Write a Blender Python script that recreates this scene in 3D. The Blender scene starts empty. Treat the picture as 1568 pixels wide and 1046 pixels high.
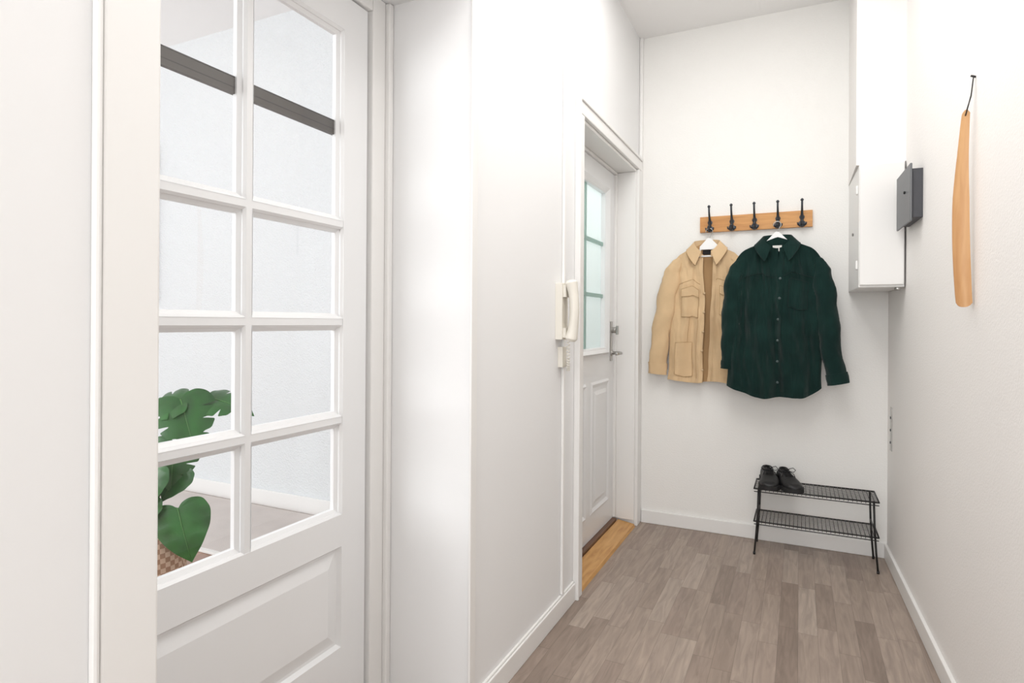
import bpy, math, random
from mathutils import Vector, Matrix, noise
random.seed(4)
scene = bpy.context.scene
try:
    scene.view_settings.view_transform = 'Standard'
    scene.view_settings.look = 'None'
except Exception:
    pass

def lin(r, g, b):
    def c(v):
        v /= 255.0
        return v/12.92 if v <= 0.04045 else ((v+0.055)/1.055)**2.4
    return (c(r), c(g), c(b), 1.0)

# ------------------------------------------------------------ materials
def new_mat(name):
    m = bpy.data.materials.new(name); m.use_nodes = True
    nt = m.node_tree
    b = nt.nodes['Principled BSDF']
    return m, nt, b

def mat(name, col, rough=0.5, metal=0.0, bump=None, var=None, spec=0.5, sheen=0.0):
    m, nt, b = new_mat(name)
    c = lin(*col)
    b.inputs['Base Color'].default_value = c
    b.inputs['Roughness'].default_value = rough
    b.inputs['Metallic'].default_value = metal
    b.inputs['Specular IOR Level'].default_value = spec
    if sheen: b.inputs['Sheen Weight'].default_value = sheen
    tc = nt.nodes.new('ShaderNodeTexCoord')
    def mapped(stretch):
        mp = nt.nodes.new('ShaderNodeMapping')
        mp.inputs['Scale'].default_value = stretch
        nt.links.new(tc.outputs['Object'], mp.inputs['Vector'])
        return mp.outputs['Vector']
    if var:
        n = nt.nodes.new('ShaderNodeTexNoise'); n.inputs['Scale'].default_value = var[0]
        n.inputs['Detail'].default_value = 5
        nt.links.new(mapped(var[2] if len(var) > 2 else (1,1,1)), n.inputs['Vector'])
        r = nt.nodes.new('ShaderNodeValToRGB')
        a = var[1]
        r.color_ramp.elements[0].position = 0.3; r.color_ramp.elements[1].position = 0.7
        r.color_ramp.elements[0].color = tuple(min(1, x*(1-a)) for x in c[:3])+(1,)
        r.color_ramp.elements[1].color = tuple(min(1, x*(1+a)) for x in c[:3])+(1,)
        nt.links.new(n.outputs['Fac'], r.inputs['Fac'])
        nt.links.new(r.outputs['Color'], b.inputs['Base Color'])
    if bump:
        n = nt.nodes.new('ShaderNodeTexNoise'); n.inputs['Scale'].default_value = bump[0]
        n.inputs['Detail'].default_value = 3
        nt.links.new(mapped(bump[3] if len(bump) > 3 else (1,1,1)), n.inputs['Vector'])
        bp = nt.nodes.new('ShaderNodeBump')
        bp.inputs['Strength'].default_value = bump[1]
        bp.inputs['Distance'].default_value = bump[2]
        nt.links.new(n.outputs['Fac'], bp.inputs['Height'])
        nt.links.new(bp.outputs['Normal'], b.inputs['Normal'])
    return m

M_wall = mat('wallpaper_white', (244,243,240), 0.75, bump=(170,0.35,0.004), spec=0.3)
M_wall_r = mat('wallpaper_right', (243,240,237), 0.6, bump=(150,0.25,0.004), spec=0.3)
M_plaster = mat('smooth_white', (239,239,239), 0.6, spec=0.3, bump=(14,0.15,0.004))
M_ceil = mat('ceiling_paint', (246,245,244), 0.85)
M_trim = mat('trim_gloss_paint', (240,239,237), 0.35, bump=(30,0.05,0.002))
M_door = mat('door_gloss_paint', (240,241,242), 0.3, bump=(25,0.04,0.002))
M_bluewall = mat('living_wallpaper', (229,232,234), 0.7, bump=(110,0.9,0.008))
M_cab = mat('cabinet_paint', (236,235,233), 0.4, bump=(40,0.05,0.002))
M_black = mat('black_wire', (28,27,28), 0.45)
M_dark = mat('dark_bar', (84,79,75), 0.55)
M_dark2 = mat('dark_bar_edge', (58,54,52), 0.55)
M_grey = mat('grey_metal', (108,110,113), 0.45, metal=0.3)
M_greyd = mat('grey_side', (70,71,76), 0.6, bump=(200,0.3,0.002))
M_chrome = mat('brushed_steel', (180,178,175), 0.28, metal=1.0)
M_iron = mat('iron_hook', (72,76,82), 0.35, metal=0.8)
M_plastic = mat('ivory_plastic', (234,230,220), 0.35)
M_white = mat('white_plastic', (245,245,244), 0.4)
M_lblk = mat('label_black', (25,25,28), 0.8)
M_lwht = mat('label_white', (235,235,230), 0.8)
M_beige = mat('beige_cotton', (216,186,147), 0.9, bump=(420,0.4,0.003), var=(9,0.07), spec=0.1, sheen=0.2)
M_beige_in = mat('beige_lining', (190,154,112), 0.95, bump=(300,0.4,0.003), spec=0.1)
M_stitch = mat('beige_stitch', (186,152,112), 0.9)
M_bbtn = mat('beige_button', (200,172,135), 0.5)
M_gbtn = mat('green_button', (70,84,84), 0.35)
M_gedge = mat('green_seam', (11,29,27), 0.9)
M_shoe = mat('black_leather', (22,22,23), 0.5, bump=(80,0.2,0.002))
M_sole = mat('black_rubber', (30,30,31), 0.7)
M_lace = mat('shoe_lace', (18,18,20), 0.8)
M_leaf = mat('monstera_leaf', (40,94,38), 0.32, var=(14,0.35), bump=(30,0.4,0.004))
M_stem = mat('monstera_stem', (80,130,66), 0.5)
M_soil = mat('soil', (50,38,30), 0.95, bump=(60,0.8,0.01))
M_rug = mat('greige_rug', (208,199,194), 0.95, bump=(220,0.6,0.004), var=(5,0.06))
M_rugedge = mat('rug_border', (236,233,229), 0.95, bump=(220,0.6,0.004))
M_print = mat('art_print', (170,172,172), 0.7, var=(3,0.3))

def wood(name, c1, c2, stretch=(6,60,60), rough=0.4):
    m, nt, b = new_mat(name)
    tc = nt.nodes.new('ShaderNodeTexCoord'); mp = nt.nodes.new('ShaderNodeMapping')
    mp.inputs['Scale'].default_value = stretch
    n = nt.nodes.new('ShaderNodeTexNoise'); n.inputs['Scale'].default_value = 1.0
    n.inputs['Detail'].default_value = 6; n.inputs['Distortion'].default_value = 0.6
    r = nt.nodes.new('ShaderNodeValToRGB')
    r.color_ramp.elements[0].position = 0.3; r.color_ramp.elements[1].position = 0.7
    r.color_ramp.elements[0].color = lin(*c1); r.color_ramp.elements[1].color = lin(*c2)
    nt.links.new(tc.outputs['Object'], mp.inputs['Vector'])
    nt.links.new(mp.outputs['Vector'], n.inputs['Vector'])
    nt.links.new(n.outputs['Fac'], r.inputs['Fac'])
    nt.links.new(r.outputs['Color'], b.inputs['Base Color'])
    b.inputs['Roughness'].default_value = rough
    return m
M_oak = wood('oak_board', (190,130,68), (216,158,92), (5,40,60))
M_oakY = wood('oak_threshold', (186,134,74), (220,172,108), (50,5,50))
M_brownY = wood('brown_strip', (92,64,46), (118,84,62), (50,5,50))
M_horn = wood('beech_shoehorn', (198,148,98), (212,166,116), (60,60,6), .45)

def floor_mat(name, pal, strip, length, rough, glo=.80, ghi=1.16, spec=.5):
    m, nt, b = new_mat(name)
    L = nt.links; N = nt.nodes
    def math_(op, a, bb=None, c=None):
        n = N.new('ShaderNodeMath'); n.operation = op
        for i, v in enumerate((a, bb, c)):
            if v is None: continue
            if isinstance(v, (int, float)): n.inputs[i].default_value = v
            else: L.new(v, n.inputs[i])
        return n.outputs[0]
    tc = N.new('ShaderNodeTexCoord'); sx = N.new('ShaderNodeSeparateXYZ')
    L.new(tc.outputs['Object'], sx.inputs[0])
    X, Y = sx.outputs[0], sx.outputs[1]
    xr = math_('DIVIDE', X, strip); row = math_('FLOOR', xr)
    w1 = N.new('ShaderNodeTexWhiteNoise'); w1.noise_dimensions = '1D'
    L.new(row, w1.inputs['W'])
    yr = math_('ADD', math_('DIVIDE', Y, length), math_('MULTIPLY', w1.outputs['Value'], 7.3))
    col = math_('FLOOR', yr)
    cmb = N.new('ShaderNodeCombineXYZ'); L.new(row, cmb.inputs[0]); L.new(col, cmb.inputs[1])
    w2 = N.new('ShaderNodeTexWhiteNoise'); w2.noise_dimensions = '2D'
    L.new(cmb.outputs[0], w2.inputs['Vector'])
    r = N.new('ShaderNodeValToRGB')
    cr = r.color_ramp
    cr.elements[0].color = lin(*pal[0]); cr.elements[1].color = lin(*pal[-1])
    for i, p in enumerate(pal[1:-1]):
        e = cr.elements.new((i+1)/(len(pal)-1)); e.color = lin(*p)
    L.new(w2.outputs['Value'], r.inputs['Fac'])
    g = N.new('ShaderNodeCombineXYZ')
    L.new(math_('MULTIPLY', X, 48.0), g.inputs[0])
    L.new(math_('ADD', math_('MULTIPLY', Y, 5.0), math_('MULTIPLY', w2.outputs['Value'], 40.0)), g.inputs[1])
    L.new(math_('MULTIPLY', w2.outputs['Value'], 30.0), g.inputs[2])
    n = N.new('ShaderNodeTexNoise'); n.inputs['Scale'].default_value = 1.0
    n.inputs['Detail'].default_value = 6; n.inputs['Distortion'].default_value = 1.2
    L.new(g.outputs[0], n.inputs['Vector'])
    mr = N.new('ShaderNodeMapRange'); L.new(n.outputs['Fac'], mr.inputs['Value'])
    mr.inputs['From Min'].default_value = 0.3; mr.inputs['From Max'].default_value = 0.7
    mr.inputs['To Min'].default_value = glo; mr.inputs['To Max'].default_value = ghi
    fx = math_('FRACT', xr); fy = math_('FRACT', yr)
    ex = math_('LESS_THAN', math_('MINIMUM', fx, math_('SUBTRACT', 1.0, fx)), 0.013)
    ey = math_('LESS_THAN', math_('MINIMUM', fy, math_('SUBTRACT', 1.0, fy)), 0.0028)
    e = math_('MAXIMUM', ex, ey)
    dk = math_('SUBTRACT', 1.0, math_('MULTIPLY', e, 0.3))
    k = math_('MULTIPLY', mr.outputs[0], dk)
    vm = N.new('ShaderNodeVectorMath'); vm.operation = 'SCALE'
    L.new(r.outputs['Color'], vm.inputs[0]); L.new(k, vm.inputs['Scale'])
    L.new(vm.outputs[0], b.inputs['Base Color'])
    b.inputs['Roughness'].default_value = rough
    b.inputs['Specular IOR Level'].default_value = spec
    return m
M_floor = floor_mat('grey_laminate', [(137,121,110),(156,140,128),(165,149,137),(147,130,119),(173,158,146)], 0.067, 0.44, 0.42)
M_floor2 = floor_mat('brown_wood_floor', [(142,104,84),(158,118,96),(150,110,88)], 0.09, 0.8, 0.25, .92, 1.06, .9)

def corduroy():
    m, nt, b = new_mat('green_corduroy')
    b.inputs['Roughness'].default_value = 0.9
    b.inputs['Specular IOR Level'].default_value = 0.1
    b.inputs['Sheen Weight'].default_value = 0.15
    tc = nt.nodes.new('ShaderNodeTexCoord')
    w = nt.nodes.new('ShaderNodeTexWave'); w.wave_type = 'BANDS'; w.bands_direction = 'X'
    w.inputs['Scale'].default_value = 60; w.inputs['Distortion'].default_value = 0.6
    nt.links.new(tc.outputs['Object'], w.inputs['Vector'])
    bp = nt.nodes.new('ShaderNodeBump'); bp.inputs['Strength'].default_value = 0.35
    bp.inputs['Distance'].default_value = 0.003
    nt.links.new(w.outputs['Fac'], bp.inputs['Height'])
    nt.links.new(bp.outputs['Normal'], b.inputs['Normal'])
    n = nt.nodes.new('ShaderNodeTexNoise'); n.inputs['Scale'].default_value = 12
    r = nt.nodes.new('ShaderNodeValToRGB')
    r.color_ramp.elements[0].color = lin(11,32,31); r.color_ramp.elements[1].color = lin(26,54,49)
    nt.links.new(tc.outputs['Object'], n.inputs['Vector'])
    nt.links.new(n.outputs['Fac'], r.inputs['Fac'])
    nt.links.new(r.outputs['Color'], b.inputs['Base Color'])
    return m
M_green = corduroy()

def basket_mat():
    m, nt, b = new_mat('woven_basket')
    tc = nt.nodes.new('ShaderNodeTexCoord')
    w = nt.nodes.new('ShaderNodeTexChecker'); w.inputs['Scale'].default_value = 55
    w.inputs['Color1'].default_value = lin(218,190,166); w.inputs['Color2'].default_value = lin(174,138,112)
    nt.links.new(tc.outputs['Object'], w.inputs['Vector'])
    nt.links.new(w.outputs['Color'], b.inputs['Base Color'])
    bp = nt.nodes.new('ShaderNodeBump'); bp.inputs['Strength'].default_value = 0.8
    bp.inputs['Distance'].default_value = 0.006
    nt.links.new(w.outputs['Fac'], bp.inputs['Height'])
    nt.links.new(bp.outputs['Normal'], b.inputs['Normal'])
    b.inputs['Roughness'].default_value = 0.8
    return m
M_basket = basket_mat()

def glass_mat():
    m = bpy.data.materials.new('clear_glass'); m.use_nodes = True
    nt = m.node_tree; nt.nodes.clear()
    o = nt.nodes.new('ShaderNodeOutputMaterial'); mx = nt.nodes.new('ShaderNodeMixShader')
    t = nt.nodes.new('ShaderNodeBsdfTransparent'); g = nt.nodes.new('ShaderNodeBsdfGlossy')
    t.inputs['Color'].default_value = (0.97,0.98,0.98,1)
    g.inputs['Roughness'].default_value = 0.02
    lw = nt.nodes.new('ShaderNodeLayerWeight'); lw.inputs['Blend'].default_value = .5
    p = nt.nodes.new('ShaderNodeMath'); p.operation='POWER'; p.inputs[1].default_value=5
    a = nt.nodes.new('ShaderNodeMath'); a.operation='MULTIPLY_ADD'; a.inputs[1].default_value=.9; a.inputs[2].default_value=.06
    nt.links.new(lw.outputs['Facing'], p.inputs[0]); nt.links.new(p.outputs[0], a.inputs[0])
    nt.links.new(a.outputs[0], mx.inputs[0]); nt.links.new(t.outputs[0], mx.inputs[1])
    nt.links.new(g.outputs[0], mx.inputs[2]); nt.links.new(mx.outputs[0], o.inputs[0])
    return m
M_glass = glass_mat()
def frosted(name, ct, cb):
    m = bpy.data.materials.new(name); m.use_nodes = True
    nt = m.node_tree; nt.nodes.clear()
    o = nt.nodes.new('ShaderNodeOutputMaterial'); mx = nt.nodes.new('ShaderNodeMixShader')
    t = nt.nodes.new('ShaderNodeBsdfTranslucent'); g = nt.nodes.new('ShaderNodeBsdfPrincipled')
    t.inputs['Color'].default_value = lin(*ct)
    g.inputs['Base Color'].default_value = lin(*cb); g.inputs['Roughness'].default_value = 0.25
    mx.inputs[0].default_value = 0.4
    nt.links.new(t.outputs[0], mx.inputs[1]); nt.links.new(g.outputs[0], mx.inputs[2])
    nt.links.new(mx.outputs[0], o.inputs[0])
    return m
M_frost = frosted('frosted_glass', (238,243,242), (230,238,236))
M_frost2 = frosted('frosted_bar', (208,224,219), (192,211,206))

# ------------------------------------------------------------ mesh builder
class MB:
    def __init__(s, name): s.name=name; s.v=[]; s.f=[]; s.m=[]; s.sm=[]; s.mats=[]
    def mi(s, m):
        if m not in s.mats: s.mats.append(m)
        return s.mats.index(m)
    def add(s, vs, fs, m, smooth=False):
        o=len(s.v); k=s.mi(m); s.v += [tuple(p) for p in vs]
        for f in fs: s.f.append([i+o for i in f]); s.m.append(k); s.sm.append(smooth)
    def box(s, x0,x1,y0,y1,z0,z1,m, M=None):
        vs=[Vector((x,y,z)) for x in (x0,x1) for y in (y0,y1) for z in (z0,z1)]
        if M: vs=[M@v for v in vs]
        s.add(vs,[(0,1,3,2),(4,6,7,5),(0,4,5,1),(2,3,7,6),(0,2,6,4),(1,5,7,3)],m)
    def prism(s, poly, z0, z1, m):
        n=len(poly); vs=[(x,y,z0) for x,y in poly]+[(x,y,z1) for x,y in poly]
        fs=[tuple(range(n))[::-1], tuple(range(n,2*n))]+[(i,(i+1)%n,(i+1)%n+n,i+n) for i in range(n)]
        s.add(vs,fs,m)
    def grid(s, fn, nu, nv, m, smooth=True, cu=False):
        vs=[fn(i/nu, j/nv) for j in range(nv+1) for i in range(nu if cu else nu+1)]
        w=nu if cu else nu+1
        fs=[(j*w+i, j*w+(i+1)%w, (j+1)*w+(i+1)%w, (j+1)*w+i) for j in range(nv) for i in range(nu)]
        s.add(vs,fs,m,smooth)
    def tube(s, pts, rad, m, seg=10, cap=True, flat=1.0, up=None):
        pts=[Vector(p) for p in pts]; n=len(pts)
        if not isinstance(rad,(list,tuple)): rad=[rad]*n
        vs=[]; 
        T=[(pts[min(i+1,n-1)]-pts[max(i-1,0)]).normalized() for i in range(n)]
        u=Vector(up) if up else (Vector((0,0,1)) if abs(T[0].z)<0.9 else Vector((1,0,0)))
        for i in range(n):
            a=(u-T[i]*u.dot(T[i])).normalized(); u=a; b=T[i].cross(a)
            for k in range(seg):
                t=2*math.pi*k/seg
                vs.append(pts[i]+a*math.cos(t)*rad[i]+b*math.sin(t)*rad[i]*flat)
        fs=[(i*seg+k, i*seg+(k+1)%seg, (i+1)*seg+(k+1)%seg, (i+1)*seg+k) for i in range(n-1) for k in range(seg)]
        if cap: fs += [tuple(range(seg))[::-1], tuple(range((n-1)*seg,n*seg))]
        s.add(vs,fs,m,True)
    def ring(s, ax, o, i, do, di, m):
        def P(a,b,d): return (d,a,b) if ax=='x' else (a,d,b)
        O=[(o[0],o[2]),(o[1],o[2]),(o[1],o[3]),(o[0],o[3])]
        I=[(i[0],i[2]),(i[1],i[2]),(i[1],i[3]),(i[0],i[3])]
        vs=[P(a,b,do) for a,b in O]+[P(a,b,di) for a,b in I]
        s.add(vs,[(k,(k+1)%4,(k+1)%4+4,k+4) for k in range(4)],m)
    def build(s, bevel=0, seg=2, sub=0, recalc=True, loc=None):
        me=bpy.data.meshes.new(s.name); me.from_pydata(s.v,[],s.f)
        for m in s.mats: me.materials.append(m)
        for p,k,q in zip(me.polygons,s.m,s.sm): p.material_index=k; p.use_smooth=q
        me.update()
        if recalc:
            import bmesh
            bm=bmesh.new(); bm.from_mesh(me); bmesh.ops.recalc_face_normals(bm,faces=bm.faces); bm.to_mesh(me); bm.free()
        ob=bpy.data.objects.new(s.name,me); scene.collection.objects.link(ob)
        if bevel:
            b=ob.modifiers.new('bevel','BEVEL'); b.width=bevel; b.segments=seg; b.limit_method='ANGLE'; b.angle_limit=math.radians(40)
        if sub:
            b=ob.modifiers.new('sub','SUBSURF'); b.levels=sub; b.render_levels=sub
        return ob

# ------------------------------------------------------------ dimensions
LX=-0.86; F=3.534; CH=2.85; GX=-1.165; BACK=-2.6
RS=0.031
def rx(y): return 0.40+RS*(F-y)

# room shell
b=MB('floor'); b.box(-1.30,0.75,BACK,F+0.12,-0.06,0,M_floor); b.build()
b=MB('ceiling'); b.box(-1.30,0.75,BACK,F+0.12,CH,CH+0.08,M_ceil); b.build()
b=MB('wall_far'); b.box(-1.30,0.60,F,F+0.12,0,CH,M_wall); b.build()
b=MB('wall_right'); b.prism([(rx(F),F),(rx(BACK),BACK),(rx(BACK)+.12,BACK),(rx(F)+.12,F)],0,CH,M_wall_r); b.build()
b=MB('wall_left')
b.box(-1.30,LX,BACK,0.57,0,CH,M_plaster)
b.box(-1.30,LX,1.52,2.47,0,CH,M_plaster)
b.box(-1.30,LX,0.57,1.52,2.15,CH,M_plaster)
b.box(-1.10,LX,3.44,F,0,CH,M_plaster)
b.box(-1.10,LX,2.47,3.44,2.065,CH,M_plaster)
b.build()
# living room behind the glazed door
b=MB('floor_living_room'); b.box(-5.2,-1.30,-2.0,2.9,-0.06,0,M_floor2); b.build()
b=MB('ceiling_living_room'); b.box(-5.2,-1.30,-2.0,2.9,3.1,3.16,M_ceil); b.build()
b=MB('wall_living_room_end'); b.prism([(-5.2,2.77),(-2.0,2.77),(-2.0,2.40),(-1.30,2.40),(-1.30,2.5),(-1.9,2.5),(-1.9,2.87),(-5.2,2.87)],0,3.1,M_bluewall); b.build()
b=MB('wall_living_room_side'); b.box(-1.32,-1.301,-2.0,0.50,0,3.1,M_bluewall); b.box(-1.32,-1.301,1.53,2.4,0,3.1,M_bluewall); b.box(-1.32,-1.301,0.5,1.53,2.16,3.1,M_bluewall); b.build()
b=MB('baseboard_living_room'); b.box(-5.2,-2.0,2.755,2.77,0,0.1,M_trim); b.build(0.003)

# baseboards
b=MB('baseboard_left'); b.box(LX,LX+0.014,1.546,2.399,0,0.075,M_trim); b.box(LX,LX+0.009,1.546,2.399,0.075,0.083,M_trim); b.build(0.003)
b=MB('baseboard_far'); b.box(LX+0.022,0.398,F-0.014,F,0,0.075,M_trim); b.build(0.003)
b=MB('baseboard_right'); b.prism([(rx(F-.014)-.014,F-.014),(rx(BACK)-.014,BACK),(rx(BACK),BACK),(rx(F-.014),F-.014)],0,0.075,M_trim); b.build(0.003)

# trims
b=MB('trim_1')
b.box(LX,LX+0.012,0.492,0.573,0,2.22,M_trim)
b.box(LX,LX+0.0135,0.482,0.4915,0,2.22,M_trim)
b.build(0.004)
b=MB('trim_2'); b.box(LX,LX+0.008,1.510,1.545,0,CH,M_trim); b.build(0.003)
b=MB('trim_3'); b.box(LX,LX+0.012,2.250,2.270,0.084,CH,M_trim); b.build(0.004)
b=MB('trim_4'); b.box(LX,LX+0.02,F-0.022,F,0.0,CH,M_trim); b.build(0.006)

# ------------------------------------------------------------ glazed interior door
b=MB('door_frame_glazed')
b.box(-1.28,GX+0.012,1.437,1.497,0,2.149,M_trim)
b.box(-1.26,GX+0.026,1.4975,1.519,0,2.149,M_trim)
b.box(-1.28,GX+0.012,0.571,1.436,2.098,2.149,M_trim)
b.build(0.004)
b=MB('door_1')
y0,y1=0.572,1.425; g0,g1=0.672,1.326; gm=1.005
X0=GX-0.04; X1=GX
b.box(X0,X1,y0,g0,0.01,2.092,M_door); b.box(X0,X1,g1,y1,0.01,2.092,M_door)
b.box(X0,X1,g0,g1,1.995,2.092,M_door)
b.box(X0,X1,g0,g1,0.535,0.625,M_door)
b.box(X0,X1,g0,g1,0.01,0.25,M_door)
mw=0.009
b.box(X0+.004,X1-.002,gm-mw,gm+mw,0.625,1.995,M_door)
zs=[0.893,1.169,1.445]
for z in zs:
    b.box(X0+.004,X1-.002,g0,gm-mw,z-mw,z+mw,M_door); b.box(X0+.004,X1-.002,gm+mw,g1,z-mw,z+mw,M_door)
zz=[0.625]+sum([[z-mw,z+mw] for z in zs],[])+[1.995]
for i in range(4):
    za,zb=zz[2*i],zz[2*i+1]
    for ya,yb in ((g0,gm-mw),(gm+mw,g1)):
        s1=0.006; s2=0.015
        b.ring('x',(ya,yb,za,zb),(ya+s1,yb-s1,za+s1,zb-s1),X1-.001,X1-.007,M_door)
        b.ring('x',(ya+s1,yb-s1,za+s1,zb-s1),(ya+s1,yb-s1,za+s1,zb-s1),X1-.007,X1-.011,M_door)
        b.ring('x',(ya+s1,yb-s1,za+s1,zb-s1),(ya+s2,yb-s2,za+s2,zb-s2),X1-.011,X1-.018,M_door)
        b.ring('x',(ya+s2,yb-s2,za+s2,zb-s2),(ya+s2,yb-s2,za+s2,zb-s2),X1-.018,X1-.030,M_door)
        b.add([(X1-.022,ya,za),(X1-.022,yb,za),(X1-.022,yb,zb),(X1-.022,ya,zb)],[(0,1,2,3)],M_glass)
# dark glazing bar in the top lights
for ya,yb in ((g0,gm-mw),(gm+mw,g1)):
    b.box(X1-.036,X1-.024,ya+.008,yb-.008,1.698,1.735,M_dark)
    b.box(X1-.036,X1-.0235,ya+.008,yb-.008,1.7355,1.7385,M_dark2)
    b.box(X1-.036,X1-.0235,ya+.008,yb-.008,1.712,1.714,M_dark2)
b.ring('x',(g0,g1,.25,.535),(g0+.008,g1-.008,.258,.527),X1,X1-.012,M_door)
b.ring('x',(g0+.008,g1-.008,.258,.527),(g0+.016,g1-.016,.266,.519),X1-.012,X1-.012,M_door)
b.ring('x',(g0+.016,g1-.016,.266,.519),(g0+.05,g1-.05,.30,.485),X1-.012,X1-.003,M_door)
b.add([(X1-.003,g0+.05,.30),(X1-.003,g1-.05,.30),(X1-.003,g1-.05,.485),(X1-.003,g0+.05,.485)],[(0,1,2,3)],M_door)
b.box(X0,X0+.01,g0,g1,.25,.535,M_door)
b.build()

# ------------------------------------------------------------ entrance door
EX=-0.975
b=MB('door_frame_entrance')
b.box(LX,LX+0.02,2.416,2.469,0,2.06,M_trim)
b.box(LX,LX+0.026,2.401,2.4155,0,2.13,M_trim)
b.box(LX,LX+0.02,3.441,3.505,0,2.06,M_trim)
b.box(LX,LX+0.021,2.416,3.506,2.061,2.116,M_trim)
b.box(LX,LX+0.028,2.416,3.508,2.1165,2.132,M_trim)
b.box(-1.08,LX+0.004,3.426,3.4395,0.035,2.0445,M_trim)
b.box(-1.08,EX+0.014,3.40,3.4255,0.045,2.0295,M_trim)
b.box(-1.08,LX+0.004,2.471,2.485,0.035,2.0445,M_trim)
b.box(-1.08,LX+0.005,2.471,3.4395,2.045,2.0605,M_trim)
b.box(-1.08,EX+0.014,2.4855,3.4255,2.03,2.0445,M_trim)
b.build(0.003)
b=MB('door_2')
E0=2.49; E1=3.398; X0=EX-0.045; X1=EX
w0,w1,wz0,wz1=2.64,3.25,1.03,1.90
b.box(X0,X1,E0,w0,0.045,2.028,M_door); b.box(X0,X1,w1,E1,0.045,2.028,M_door)
b.box(X0,X1,w0,w1,wz1,2.028,M_door); b.box(X0,X1,w0,w1,0.045,wz0,M_door)
b.ring('x',(w0-.03,w1+.03,wz0-.03,wz1+.03),(w0-.022,w1+.022,wz0-.022,wz1+.022),X1,X1+.014,M_door)
b.ring('x',(w0-.022,w1+.022,wz0-.022,wz1+.022),(w0+.006,w1-.006,wz0+.006,wz1-.006),X1+.014,X1-.006,M_door)
b.ring('x',(w0+.006,w1-.006,wz0+.006,wz1-.006),(w0+.006,w1-.006,wz0+.006,wz1-.006),X1-.006,X1-.032,M_door)
b.box(X1-.036,X1-.030,w0+.0005,w1-.0005,wz0+.0005,wz1-.0005,M_frost)
yy=(w0+w1)/2
for k in (1,2):
    z=wz0+(wz1-wz0)*k/3
    b.box(X1-.029,X1-.018,w0+.007,yy-.011,z-.01,z+.01,M_frost2); b.box(X1-.029,X1-.018,yy+.011,w1-.007,z-.01,z+.01,M_frost2)
b.box(X1-.029,X1-.018,yy-.01,yy+.01,wz0+.007,wz1-.007,M_frost2)
for (pa,pb) in ((2.58,2.90),(2.98,3.30)):
    b.ring('x',(pa,pb,.17,.86),(pa+.012,pb-.012,.182,.848),X1,X1+.008,M_door)
    b.ring('x',(pa+.012,pb-.012,.182,.848),(pa+.03,pb-.03,.20,.83),X1+.008,X1+.0005,M_door)
    b.ring('x',(pa+.05,pb-.05,.22,.81),(pa+.07,pb-.07,.24,.79),X1+.0005,X1+.008,M_door)
    b.add([(X1+.008,pa+.07,.24),(X1+.008,pb-.07,.24),(X1+.008,pb-.07,.79),(X1+.008,pa+.07,.79)],[(0,1,2,3)],M_door)
b.build()
b=MB('door_handle')
b.box(EX,EX+.006,3.325,3.365,0.955,1.18,M_chrome)
b.tube([(EX,3.345,1.0),(EX+.055,3.345,1.0),(EX+.062,3.335,1.0),(EX+.062,3.24,1.0)],.009,M_chrome)
b.tube([(EX,3.345,1.0),(EX+.012,3.345,1.0)],.018,M_chrome,16)
b.tube([(EX,3.345,1.13),(EX+.03,3.345,1.13)],.017,M_chrome,16)
b.box(EX+.03,EX+.044,3.338,3.352,1.105,1.155,M_chrome)
b.build(0.002)
b=MB('door_threshold')
b.add([(LX+.012,2.473,0),(LX+.012,3.424,0),(LX+.006,3.424,.016),(LX+.006,2.473,.016),(EX+.026,3.424,.03),(EX+.026,2.473,.03),(EX+.026,3.424,0),(EX+.026,2.473,0)],
      [(0,1,2,3),(3,2,4,5),(5,4,6,7),(0,3,5,7),(1,6,4,2)],M_oakY)
b.box(EX-.03,EX+.024,2.487,3.398,0.0,.043,M_brownY)
b.build(0.001)
b=MB('wall_vestibule'); b.box(-2.3,-2.2,2.9,3.9,0,2.6,M_plaster); b.box(-2.2,-1.3,3.8,3.9,0,2.6,M_plaster); b.build()

# ------------------------------------------------------------ intercom phone
b=MB('intercom_phone')
yc=2.215
b.box(LX,LX+.028,yc-.030,yc+.034,1.105,1.325,M_plastic)
b.box(LX+.028,LX+.04,yc-.022,yc+.022,1.27,1.318,M_plastic)
b.box(LX+.028,LX+.04,yc-.022,yc+.022,1.112,1.15,M_plastic)
pts=[];rr=[]
for i in range(25):
    t=i/24; z=1.10+.235*t; e=abs(2*t-1)
    pts.append((LX+.052+.016*(1-e**2),yc,z)); rr.append(.018+.009*e**4)
rr[0]=.018; rr[-1]=.018
b.tube(pts,rr,M_plastic,16,flat=1.3)
b.box(LX,LX+.02,yc+.0,yc+.045,0.995,1.075,M_plastic)
cp=[]
for i in range(200):
    t=i/199; a=t*2*math.pi*20
    bx=LX+.050-.02*t; bz=1.10-.13*math.sin(t*math.pi*.75)+.02*t; by=yc-.015+.05*t
    cp.append((bx+.006*math.cos(a),by+.006*math.sin(a),bz))
b.tube(cp,.002,M_plastic,6)
b.build(0.006,3)

# ------------------------------------------------------------ meter cabinet and chase
b=MB('wall_chase'); b.prism([(0.222,F),(0.224,3.10),(rx(3.10),3.10),(rx(F),F)],1.885,CH,M_wall_r); b.build()
b=MB('meter_cabinet')
b.prism([(0.224,F),(0.235,3.09),(rx(3.09)-.004,3.09),(rx(F)-.004,F)],1.335,1.885,M_cab)
b.box(0.238,rx(3.09)-.008,3.076,3.089,1.345,1.878,M_cab)
b.box(0.226,0.236,3.13,3.145,1.42,1.46,M_cab); b.box(0.226,0.236,3.13,3.145,1.76,1.80,M_cab)
b.tube([(0.385,3.10,1.335),(0.385,3.10,1.322)],.012,M_chrome,12)
b.tube([(0.229,3.3,1.60),(0.222,3.3,1.60)],.008,M_chrome,12)
b.build(0.004)

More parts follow.
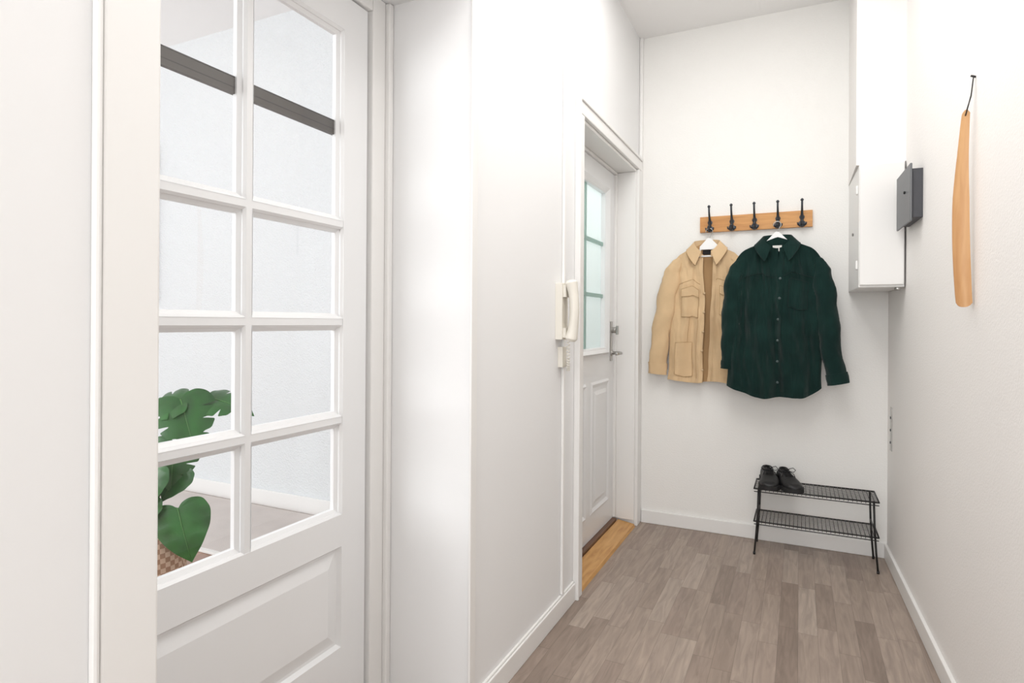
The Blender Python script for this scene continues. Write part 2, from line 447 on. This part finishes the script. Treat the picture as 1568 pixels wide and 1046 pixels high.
b=MB('key_box')
ky0,ky1=2.76,3.02
b.prism([(rx(ky0),ky0),(rx(ky1),ky1),(rx(ky1)-.036,ky1),(rx(ky0)-.036,ky0)],1.585,1.775,M_greyd)
b.prism([(rx(ky0)-.0365,ky0-.01),(rx(ky1)-.0365,ky1+.02),(rx(ky1)-.044,ky1+.02),(rx(ky0)-.044,ky0-.01)],1.572,1.795,M_grey)
b.tube([(rx(2.85)-.044,2.85,1.70),(rx(2.85)-.05,2.85,1.70)],.006,M_black,10)
b.build(0.002)

b=MB('cable_clip_strip')
b.prism([(rx(3.40)-.004,3.40),(rx(3.44)-.004,3.44),(rx(3.44),3.44),(rx(3.40),3.40)],0.56,0.77,M_chrome)
for z in (.6,.66,.72): b.tube([(rx(3.42)-.002,3.42,z),(rx(3.42)-.007,3.42,z)],.006,M_greyd,8)
b.build()

# ------------------------------------------------------------ shoehorn
b=MB('shoehorn')
sy=2.095; wx=rx(sy)
def prof(t):
    w=.038+.005*math.sin(math.pi*min(1,t*1.3))- .014*max(0,t-.55)/.45
    c=.024+.001*t+.010*math.sin(math.pi*t)
    return c+w/2-.006*t, c-w/2
z0,z1=1.222,1.782
def hf(side):
    def fn(u,v):
        l,r=prof(v); o=l+(r-l)*u
        zz=z0+(z1-z0)*v
        if v<.06: zz+= .012*(abs(2*u-1)**3)*(1-v/.06)
        if v>.97: zz-= .010*(abs(2*u-1)**2)*((v-.97)/.03)
        cup=.008*(1-(2*u-1)**2)*(1-v)
        return (wx-o, sy+side*.0025+cup, zz)
    return fn
b.grid(hf(-1),8,40,M_horn); b.grid(hf(1),8,40,M_horn)
for uu in (0,1):
    b.grid(lambda u,v:hf(-1 if u<.5 else 1)(uu,v),1,40,M_horn)
for vv in (0,1):
    b.grid(lambda u,v:hf(-1 if v<.5 else 1)(u,vv),8,1,M_horn)
cx=wx-.024
b.tube([(cx,sy-.004,1.765),(wx-.012,sy-.006,1.82),(wx-.006,sy-.004,1.875),(wx-.01,sy+.004,1.82),(cx,sy+.006,1.765),(cx,sy-.004,1.765)],.0016,M_black,6)
b.tube([(wx,sy,1.872),(wx-.012,sy,1.877)],.003,M_black,8)
b.build(recalc=True)

# ------------------------------------------------------------ coat rack
HX=[-.457,-.341,-.225,-.109,.007]
b=MB('coat_rack')
b.box(-.511,.057,F-.020,F,1.683,1.770,M_oak)
for hx in HX:
    y=F-.02
    b.tube([(hx,y,1.70),(hx,y-.004,1.70)],.018,M_iron,16)
    b.tube([(hx,y,1.735),(hx,y-.004,1.735)],.013,M_iron,16)
    b.tube([(hx,y-.004,1.69),(hx,y-.008,1.72),(hx,y-.012,1.745),(hx,y-.03,1.765),(hx,y-.045,1.79),(hx,y-.05,1.815)],[.007,.008,.007,.0055,.005,.005],M_iron,10)
    b.tube([(hx,y-.05,1.81),(hx,y-.05,1.817),(hx,y-.05,1.825)],[.004,.009,.004],M_iron,10)
    b.tube([(hx,y-.006,1.715),(hx-.0,y-.02,1.69),(hx,y-.035,1.682),(hx,y-.05,1.692),(hx,y-.052,1.705)],[.006,.0055,.005,.005,.005],M_iron,10)
    b.tube([(hx,y-.052,1.70),(hx,y-.052,1.707),(hx,y-.052,1.713)],[.004,.008,.004],M_iron,10)
    for sg in (-1,1):
        b.tube([(hx,y-.006,1.70),(hx+sg*.012,y-.012,1.69),(hx+sg*.020,y-.02,1.695),(hx+sg*.021,y-.022,1.706)],.0035,M_iron,8)
b.build(0.002)

# ------------------------------------------------------------ hangers
def hanger(b, hx, y, ztop, half, drop):
    pts=[]
    for i in range(15):
        a=math.radians(200-250*i/14)
        pts.append((hx+.018*math.cos(a), y, ztop-.018+.018*math.sin(a)))
    pts += [(hx+.004,y,ztop-.05),(hx,y,ztop-.065)]
    b.tube(pts,.002,M_chrome,8)
    zn=ztop-.055
    vs=[]
    for yy in (y-.005,y+.005):
        for dx,dz in ((-.008,0),(.008,0),(.05,-.045),(.05,-.062),(-.05,-.062),(-.05,-.045)):
            vs.append((hx+dx,yy,zn+dz))
    b.add(vs,[(0,1,2,3,4,5),(6,7,8,9,10,11)[::-1]]+[(i,(i+1)%6,(i+1)%6+6,i+6) for i in range(6)],M_white)
    for sg in (-1,1):
        b.tube([(hx+sg*.045,y,zn-.055),(hx+sg*half*.6,y+.004,zn-.06-drop*.55),(hx+sg*half,y+.006,zn-.062-drop)],[.006,.006,.006],M_white,8)
    b.tube([(hx-.055,y-.012,zn-.10),(hx+.055,y-.012,zn-.10)],.005,M_white,8)

def sstep(a,b_,x):
    t=max(0,min(1,(x-a)/(b_-a))); return t*t*(3-2*t)

def garment(name, P):
    b=MB(name)
    cx0,cx1=P['cx']; wt,wb=P['w']; Y0=P['y']; neck=P['neckz']; hem=P['hem']
    top=lambda u: neck-P['slope']*abs(u)**1.15-P['drop']*max(0,(abs(u)-.75)/.25)**2
    hemf=P['hemf']; fa=P['fold']
    seed=P['seed']; m=P['mat']
    def surf(u,v,side,off=0.0):
        w=wb+(wt-wb)*v; cx=cx0+(cx1-cx0)*v
        tz=top(u)
        if side<0 and abs(u)<.34: tz-= P['dip']*(1-(abs(u)/.34)**1.5)
        z=hemf(u)*(1-v)+tz*v
        x=cx+w*u
        D=P['depth']*(.75+.25*math.sin(math.pi*min(1,v*1.05)))*(1-.55*sstep(.8,1,v))
        e=math.sqrt(max(0,1-abs(u)**2.6))
        f=0
        if side<0:
            k=(1-v)**.6
            f=.011*k*math.sin(u*9.5+seed+1.2*math.sin(v*4+seed))+.006*math.sin(u*17+v*3+seed*2)*k
            f+=.010*noise.noise(Vector((u*2.6+seed,v*3.5,seed)))
            f+=.010*noise.noise(Vector((u*6+seed,v*6+u*3,seed+3)))
            f+=.005*noise.noise(Vector((u*13+seed,v*14+u*6,seed+5)))
            f*=min(1,(1-abs(u))*4)*fa*(1-.5*sstep(.85,1,v))
        y=Y0+side*(D*e+f*1.0)
        if side<0: y-=off
        x+= .006*noise.noise(Vector((v*6,seed,u)))
        return Vector((x,y,z))
    def wrap(g0,g1,side,nu,nv,mm):
        b.grid(lambda s,t: surf((g0(t) if callable(g0) else g0)+((g1(t) if callable(g1) else g1)-(g0(t) if callable(g0) else g0))*s,t,side),nu,nv,mm)
    wrap(-1,1,1,30,40,P['inmat'])
    gl,gr=P['gap']
    wrap(-1,gl,-1,36,80,m); wrap(gr,1,-1,36,80,m)
    for ed,sg in ((gl,-1),(gr,1)):
        if P['placket']==0:
            b.grid(lambda s,t:surf(ed(t)+sg*.10*s,t,-1,.003),3,60,m)
            b.grid(lambda s,t:surf(ed(t)+sg*.10,t,-1,.003*s),1,60,P['edge'])
            b.grid(lambda s,t:surf(ed(t),t,-1,.003*s-.006*(1-s)),1,60,P['edge'])
    if P['placket']:
        b.grid(lambda s,t:surf(gr(t)-.02+.13*s,t,-1,.005),4,60,m)
        b.grid(lambda s,t:surf(gr(t)-.02+.0*s,t,-1,.005*s),1,60,P['edge'])
        b.grid(lambda s,t:surf(gr(t)+.11,t,-1,.005*s),1,60,P['edge'])
    b.grid(lambda s,t:surf(-1+(gl(0)+1)*s,t*.035,-1,.0025),20,2,m)
    b.grid(lambda s,t:surf(gr(0)+(1-gr(0))*s,t*.035,-1,.0025),20,2,m)
    for vv in P['buttons']:
        p=surf(P['bu'](vv),vv,-1,.009)
        b.tube([p+Vector((0,.004,0)),p,p+Vector((0,-.002,0))],[.007,.007,.005],P['btn'],12)
    for (ua,ub,va,vb,flap) in P['pockets']:
        def pk(ua,ub,va,vb,off,point=0):
            def fn(s,t):
                vv=va+(vb-va)*t
                if point and t<.99: vv-= point*(1-abs(2*s-1))*(1-t)
                return surf(ua+(ub-ua)*s,vv,-1,off)
            b.grid(fn,8,8,m)
            for e in (0,1):
                b.grid(lambda s,t:fn(e,t)+Vector((0,off*(1-s),0)),1,8,P['edge'])
                b.grid(lambda s,t:fn(t,e)+Vector((0,off*(1-s),0)),1,8,P['edge'])
            for e in (0,1):
                b.tube([fn(e,i/8) for i in range(9)],.0012,P['edge'],5)
                b.tube([fn(i/8,e) for i in range(9)],.0012,P['edge'],5)
        pk(ua,ub,va,vb,.004,.012)
        if flap: pk(ua-.01,ub+.01,vb-.045,vb+.012,.009,.012)
    for (ua,va,ub,vb) in P['seams']:
        pts=[surf(ua+(ub-ua)*i/20,va+(vb-va)*i/20,-1,.0008) for i in range(21)]
        b.tube(pts,.0014,P['edge'],5)
    for S in P['sleeves']:
        pts,rad,ydep=S
        seg=24
        def cr(a,t):
            k=t*(len(a)-1); i=min(int(k),len(a)-2); f=k-i
            p0=a[max(i-1,0)];p1=a[i];p2=a[i+1];p3=a[min(i+2,len(a)-1)]
            return ((p1*2)+(p2-p0)*f+(p0*2-p1*5+p2*4-p3)*f*f+(p1*3-p0-p2*3+p3)*f*f*f)*.5
        vp=[Vector(p) for p in pts]
        def fn(s,t):
            c=cr(vp,t); r=cr(rad,t)
            c2=cr(vp,min(1,t+.02)); c1=cr(vp,max(0,t-.02)); T=(c2-c1).normalized()
            A=T.cross(Vector((0,1,0))).normalized(); B=Vector((0,1,0))
            a=2*math.pi*s
            wr=1+.18*noise.noise(Vector((math.cos(a)*1.2+seed,math.sin(a)*1.2,t*7)))+.06*math.sin(t*30+math.cos(a)*2+seed)*(1 if .15<t<.93 else 0)+.10*noise.noise(Vector((math.cos(a)*3,math.sin(a)*3+seed,t*20)))
            return c+A*math.cos(a)*r*wr+B*math.sin(a)*r*ydep*wr
        b.grid(fn,seg,70,m,cu=True)
        def cf(s,t):
            p=fn(s,.91+.09*t); c=cr(vp,.91+.09*t); return c+(p-c)*1.09
        b.grid(cf,seg,3,m,cu=True)
        b.grid(lambda s,t:cr(vp,.91)+(fn(s,.91)-cr(vp,.91))*(1.09 if t<.5 else 1.0),seg,1,P['edge'],cu=True)
        b.grid(lambda s,t:cr(vp,.98)+(fn(s,1.0)-cr(vp,1.0))*(1.09 if t<.5 else 0.05),seg,1,P['inmat'],cu=True)
    nx=cx1
    def col(s,t):
        a=math.radians(-158+316*s)
        ca,sa=math.cos(a),math.sin(a)
        fr=max(0,-ca)
        rx_=.068+.038*t; ry_=(.036+.022*t)*P.get('cy',1)
        z=neck+.006+.010*ca - t*(.040+.034*fr**3+.028*fr**10) - .055*fr**1.5
        sx=1+.25*t*fr+.35*t*fr**8
        return Vector((nx+rx_*sa*sx, Y0+.004+ry_*ca-.010*fr, z))
    b.grid(col,48,6,m)
    b.grid(lambda s,t:col(s,0)+Vector((0,0,-.035*t)),36,3,m)
    b.tube([col(i/48,1) for i in range(49)],.0014,P['edge'],5)
    lx,lz=nx,neck-.052
    b.box(lx-.022,lx+.022,Y0+P['depth']*.2,Y0+P['depth']*.2+.002,lz-.017,lz+.008,P['label'])
    hanger(b,P['hx'],P['hy'],P['htop'],P['hhalf'],P['hdrop'])
    return b.build(recalc=False)

BZ=.845
garment('beige_jacket',dict(cx=(-.485,-.470),w=(.185,.195),y=3.486,neckz=1.625,hem=BZ,slope=.085,drop=.03,depth=.027,fold=1.05,cy=.7,
    hemf=lambda u:BZ+.006*math.sin(u*5), seed=1.3,mat=M_beige,inmat=M_beige_in,edge=M_stitch,dip=.075,
    gap=(lambda t:.02-.10*sstep(.55,1,t)-.03*(1-t), lambda t:.10+.10*sstep(.5,1,t)+.07*math.sin(math.pi*t)), placket=0,
    buttons=(.1,.25,.4,.55,.7),bu=lambda v:.0-.06*sstep(.55,1,v)-.02*(1-v),btn=M_bbtn,
    pockets=[(-.66,-.18,.50,.70,True),(.42,.85,.50,.70,True),(-.80,-.32,.05,.30,False)],
    seams=[(-.97,.76,-.07,.76),(-.5,.02,-.42,.5),(-.2,.02,-.18,.5),(.3,.76,.97,.76)],
    sleeves=[([(-.61,3.488,1.535),(-.643,3.488,1.49),(-.668,3.485,1.40),(-.700,3.48,1.22),(-.728,3.48,1.05),(-.740,3.48,.88)],[.018,.038,.052,.054,.050,.047],.55),
             ([(-.335,3.488,1.535),(-.300,3.488,1.49),(-.285,3.49,1.40),(-.275,3.49,1.22),(-.275,3.49,1.05),(-.280,3.49,.90)],[.018,.038,.045,.044,.042,.040],.45)],
    label=M_lblk,hx=-.457,hy=3.486,htop=1.70,hhalf=.09,hdrop=.03))
def ghem(u): return .790+.055*abs(u)**3.0+.006*math.sin(u*7)
garment('green_corduroy_shirt',dict(cx=(-.125,-.108),w=(.205,.225),y=3.393,neckz=1.622,hem=.80,slope=.085,drop=.035,depth=.038,fold=1.5,
    hemf=ghem, seed=4.7,mat=M_green,inmat=M_green,edge=M_gedge,dip=.06,
    gap=(lambda t:.05-.03*sstep(.85,1,t), lambda t:.04+.03*sstep(.85,1,t)), placket=1,
    buttons=(.10,.24,.38,.52,.66,.79),bu=lambda v:.085,btn=M_gbtn,
    pockets=[(.28,.70,.58,.76,False)],
    seams=[(-.97,.80,-.05,.80),(.15,.80,.97,.80)],
    sleeves=[([(-.278,3.395,1.515),(-.303,3.395,1.465),(-.320,3.39,1.38),(-.332,3.39,1.22),(-.341,3.392,1.05),(-.346,3.395,.93)],[.015,.032,.043,.046,.042,.036],.6),
             ([(.062,3.395,1.515),(.088,3.393,1.465),(.104,3.388,1.38),(.122,3.38,1.22),(.143,3.375,1.02),(.172,3.37,.875)],[.015,.034,.047,.052,.048,.046],.62)],
    label=M_lwht,hx=-.109,hy=3.415,htop=1.705,hhalf=.10,hdrop=.04))

# ------------------------------------------------------------ shoe rack
b=MB('shoe_rack')
xa,xb,ya,yb=-.205,.340,3.285,3.500
for zt in (.335,.170):
    fr=[(xa,ya,zt),(xb,ya,zt),(xb,yb,zt),(xa,yb,zt),(xa,ya,zt)]
    for p,q in zip(fr[:-1],fr[1:]): b.tube([p,q],.0035,M_black,8)
    n=30
    for i in range(1,n):
        x=xa+(xb-xa)*i/n
        b.tube([(x,ya-.004,zt-.008),(x,ya,zt+.002),(x,yb,zt+.002)],.0014,M_black,5)
    for j in range(1,10):
        y=ya+(yb-ya)*j/10
        b.tube([(xa,y,zt),(xb,y,zt)],.0014,M_black,5)
    b.tube([(xa,ya,zt-.014),(xb,ya,zt-.014)],.0022,M_black,6)
for sx,x in ((-1,xa+.02),(1,xb-.02)):
    for y,sy_ in ((ya+.015,-1),(yb-.015,1)):
        b.tube([(x,y,.335),(x+sx*.004,y,.20),(x+sx*.010,y+sy_*.004,.10),(x+sx*.018,y+sy_*.008,.004)],.0045,M_black,8)
        b.tube([(x+sx*.018,y+sy_*.008,.012),(x+sx*.018,y+sy_*.008,.0)],.006,M_black,8)
    b.tube([(x+sx*.004,ya+.015,.20),(x+sx*.004,yb-.015,.20)],.003,M_black,6)
b.build()

# ------------------------------------------------------------ shoes
def shoe(name, cx, cy, z0, ang, mir):
    b=MB(name)
    S=[0,.04,.12,.25,.4,.55,.7,.82,.92,.98,1.0]
    W=[.012,.026,.034,.036,.034,.040,.047,.046,.036,.020,.006]
    H=[.062,.070,.072,.066,.070,.066,.054,.046,.040,.030,.022]
    L=.265
    M=Matrix.Translation((cx,cy,z0))@Matrix.Rotation(ang,4,'Z')
    def it(A,s):
        for i in range(len(S)-1):
            if s<=S[i+1]:
                f=(s-S[i])/(S[i+1]-S[i]); return A[i]+(A[i+1]-A[i])*f
        return A[-1]
    def up(u,v):
        s=.5-.5*math.cos(math.pi*v); w=it(W,s); h=it(H,s)
        a=math.pi*u
        c,sn=math.cos(a),math.sin(a)
        x=w*math.copysign(abs(c)**.75,c); z=.018+(h-.018)*sn**.65
        if .05<s<.44:
            k=math.sin(math.pi*(s-.05)/.39); q=max(0,1-abs(c)/.62)
            z-= .045*k**.5*min(1,q*3) 
        x+=mir*.010*math.sin(math.pi*s)
        return M@Vector((x,-s*L+L*.5,z))
    b.grid(up,28,44,M_shoe)
    def so(u,v):
        a=2*math.pi*u; s=.5-.5*math.cos(a); w=it(W,s)*1.10+.002
        x=w*(1 if math.sin(a)>=0 else -1)+mir*.010*math.sin(math.pi*s)
        return M@Vector((x,-(s*1.02-.01)*L+L*.5,.020*v))
    b.grid(so,48,1,M_sole,cu=True)
    b.grid(lambda u,v:(M@Vector(((2*u-1)*(it(W,v)*1.10+.002)+mir*.010*math.sin(math.pi*v),-(v*1.02-.01)*L+L*.5,.020))),6,24,M_sole)
    pts=[]
    for i in range(25):
        a=2*math.pi*i/24
        s=.245+.195*math.cos(a); pts.append(M@Vector((it(W,s)*.62*math.sin(a)+mir*.010*math.sin(math.pi*s),-s*L+L*.5,it(H,s)+.001)))
    b.tube(pts,.0035,M_shoe,8,cap=False)
    for k in range(4):
        s=.46+.055*k; h=it(H,s)+.002
        b.tube([M@Vector((dx*.018+mir*.01,-s*L+L*.5,h+.003-abs(dx)*.004)) for dx in (-1,-.5,0,.5,1)],.0022,M_lace,6)
    s=.45; h=it(H,s)+.004
    for sg in (-1,1):
        b.tube([M@Vector((mir*.01+sg*x,-s*L+L*.5-yy,h+z)) for x,yy,z in ((0,0,0),(.014,.004,.016),(.030,.008,.022),(.040,.016,.012),(.030,.018,.002),(.012,.008,.004),(0,0,0))],.0018,M_lace,6)
        b.tube([M@Vector((mir*.01+sg*x,-s*L+L*.5-yy,h+z)) for x,yy,z in ((0,0,0),(.012,.02,.004),(.026,.035,-.004),(.032,.04,-.02))],.0018,M_lace,6)
    b.build()
shoe('black_shoe',-.148,3.395,.338,.10,1)
shoe('black_shoe',-.045,3.395,.338,.28,-1)

# ------------------------------------------------------------ living room contents
b=MB('wall_picture'); b.box(-4.8,-4.12,2.745,2.77,1.30,2.42,M_dark); b.box(-4.77,-4.15,2.74,2.746,1.33,2.39,M_print); b.build(0.003)
b=MB('area_rug'); b.box(-4.6,-2.04,2.09,2.73,0.0,.012,M_rug); b.box(-4.6,-2.04,2.06,2.0895,0.0,.0125,M_rugedge); b.build(0.003)

b=MB('potted_monstera')
px,py=-2.25,1.47
prof_=[(.0,0),(.10,0),(.115,.02),(.13,.12),(.140,.24),(.132,.37),(.128,.40),(.116,.40),(.114,.35),(0,.35)]
b.grid(lambda u,v:(px+prof_[round(v*9)][0]*math.cos(2*math.pi*u),py+prof_[round(v*9)][0]*math.sin(2*math.pi*u),prof_[round(v*9)][1]),32,9,M_basket,cu=True)
b.grid(lambda u,v:(px+.115*v*math.cos(2*math.pi*u),py+.115*v*math.sin(2*math.pi*u),.365),24,2,M_soil,cu=True)
rv=Vector((.902,.432,0)); fv=Vector((-.432,.902,0)); base=Vector((px,py,.36))
HEART=[(0,.0),(.10,-.10),(.26,-.14),(.42,-.08),(.50,.08),(.50,.25),(.45,.42),(.35,.60),(.23,.77),(.11,.90),(0,1.02)]
def leaf(att, tipdir, up, size, droop, notch=1):
    T=Vector(tipdir).normalized(); U=Vector(up); U=(U-T*U.dot(T)).normalized(); Sd=T.cross(U)
    N=len(HEART)-1
    def edge(t):
        k=t*N; i=min(int(k),N-1); f=k-i
        p=[HEART[max(i-1,0)],HEART[i],HEART[i+1],HEART[min(i+2,N)]]
        def c(j): return .5*(2*p[1][j]+(p[2][j]-p[0][j])*f+(2*p[0][j]-5*p[1][j]+4*p[2][j]-p[3][j])*f*f+(3*p[1][j]-p[0][j]-3*p[2][j]+p[3][j])*f**3)
        return max(0,c(0)),c(1)
    for sg in (-1,1):
        def fn(u,v):
            ex,ey=edge(u); my=max(0.0,min(1.0,(ey+.02)*.86))
            if notch:
                for na,k in ((.47,.45),(.60,.45),(.73,.40)):
                    ex*=1-k*math.exp(-((u-na)/.014)**2)
            x=ex*v; y=my+(ey-my)*v
            z=.16*x-.55*x*x*1.1-droop*y*y*.55+.010*math.sin(u*38)*v*x*2
            return att+T*(y*size)+Sd*(sg*x*size)+U*(z*size)
        b.grid(fn,90,8,M_leaf)
    b.tube([att+T*(i/8*.92*size)+U*(-droop*(i/8*.92)**2*size*.55+.0012) for i in range(9)],[.0022-.0002*i for i in range(9)],M_stem,6)
def stemleaf(s,f,z,size,td,up=None,droop=.35,notch=1):
    att=Vector((px,py,0))+rv*s+fv*f+Vector((0,0,z))
    td=rv*td[0]+fv*td[1]+Vector((0,0,td[2]))
    mid=base*.5+att*.5+Vector((0,0,.06))
    mid.x=base.x*.7+att.x*.3; mid.y=base.y*.7+att.y*.3
    pts=[base*(1-t)**2+mid*2*t*(1-t)+att*t*t for t in [i/10 for i in range(11)]]
    b.tube(pts,[.007-.0003*i for i in range(11)],M_stem,8)
    u=(rv*up[0]+fv*up[1]+Vector((0,0,up[2]))) if up else (-fv+Vector((0,0,.6)))
    leaf(att,td,u,size,droop,notch)
stemleaf(.14,-.02,.87,.22,(.40,-.35,-.7),(.15,-.6,.7),.5)
stemleaf(.21,.06,.865,.18,(1,-.15,-.12),(0,-.45,1),.5)
stemleaf(.13,-.0,.87,.18,(-.9,-.3,-.2),(0,-.6,1),.6)
stemleaf(.13,-.04,.71,.18,(.0,-.2,-.9),(.3,-1,.3),.3,1)
stemleaf(.07,-.10,.63,.17,(-.2,-.3,-.9),(-.2,-1,.3),.3,0)
stemleaf(.15,-.03,.61,.13,(-.4,-.3,-.7),(-.2,-1,.4),.3,0)
stemleaf(.165,-.08,.475,.20,(.28,-.1,-.95),(.2,-1,.2),.2,0)
stemleaf(.07,-.10,.52,.12,(-.3,-.2,-.9),(-.2,-1,.2),.25,0)
stemleaf(-.08,-.08,.70,.19,(-.6,-.5,-.5))
stemleaf(-.14,.0,.84,.19,(-1,.0,-.3))
stemleaf(-.05,.15,.84,.19,(-.2,1,-.3),(0,.3,1))
stemleaf(-.1,-.1,.55,.17,(-.6,-.4,-.7),(-.2,-1,.3))
b.build(recalc=False)

# ------------------------------------------------------------ lights
w=bpy.data.worlds.new('World'); scene.world=w; w.use_nodes=True
w.node_tree.nodes['Background'].inputs[0].default_value=(0.965,0.982,1.0,1)
w.node_tree.nodes['Background'].inputs[1].default_value=1.1
def area(name, loc, target, sx, sy_, power, col):
    l=bpy.data.lights.new(name,'AREA'); l.shape='RECTANGLE'; l.size=sx; l.size_y=sy_; l.energy=power; l.color=col
    o=bpy.data.objects.new(name,l); scene.collection.objects.link(o); o.location=loc
    d=Vector(target)-Vector(loc); o.rotation_euler=d.to_track_quat('-Z','Y').to_euler(); return o
area('hall_rear_fill',(-.15,-2.4,1.6),(-.15,2,1.2),1.1,1.8,38,(.99,.992,.995))  # added area light behind the camera; no window is built here
area('living_room_fill',(-3.2,-1.9,1.7),(-3.0,2.5,1.3),2.4,1.8,92,(.98,.99,1))  # added fill to brighten the room behind the glass, no window there
area('hall_overhead_fill',(-.25,1.75,2.83),(-.25,1.75,0),.8,2.0,24,(1,.985,.965))  # added overhead fill for the far end of the hall, no fitting modelled
area('door_glass_backlight',(-2.0,3.2,2.3),(-1.0,3.0,1.4),.6,.6,17,(.98,1,.995))  # unseen lamp added behind the entrance door to brighten its frosted panes

# ------------------------------------------------------------ camera
cam=bpy.data.cameras.new('camera'); co=bpy.data.objects.new('camera',cam); scene.collection.objects.link(co)
cam.sensor_width=36; cam.lens=920/1568*36; cam.shift_y=-0.0185; cam.clip_start=.02
co.matrix_world=Matrix.Translation((0,0,1.17))@Matrix.Rotation(math.radians(25.6),4,'Z')@Matrix.Rotation(math.radians(90),4,'X')@Matrix.Rotation(math.radians(.35),4,'Z')
scene.camera=co
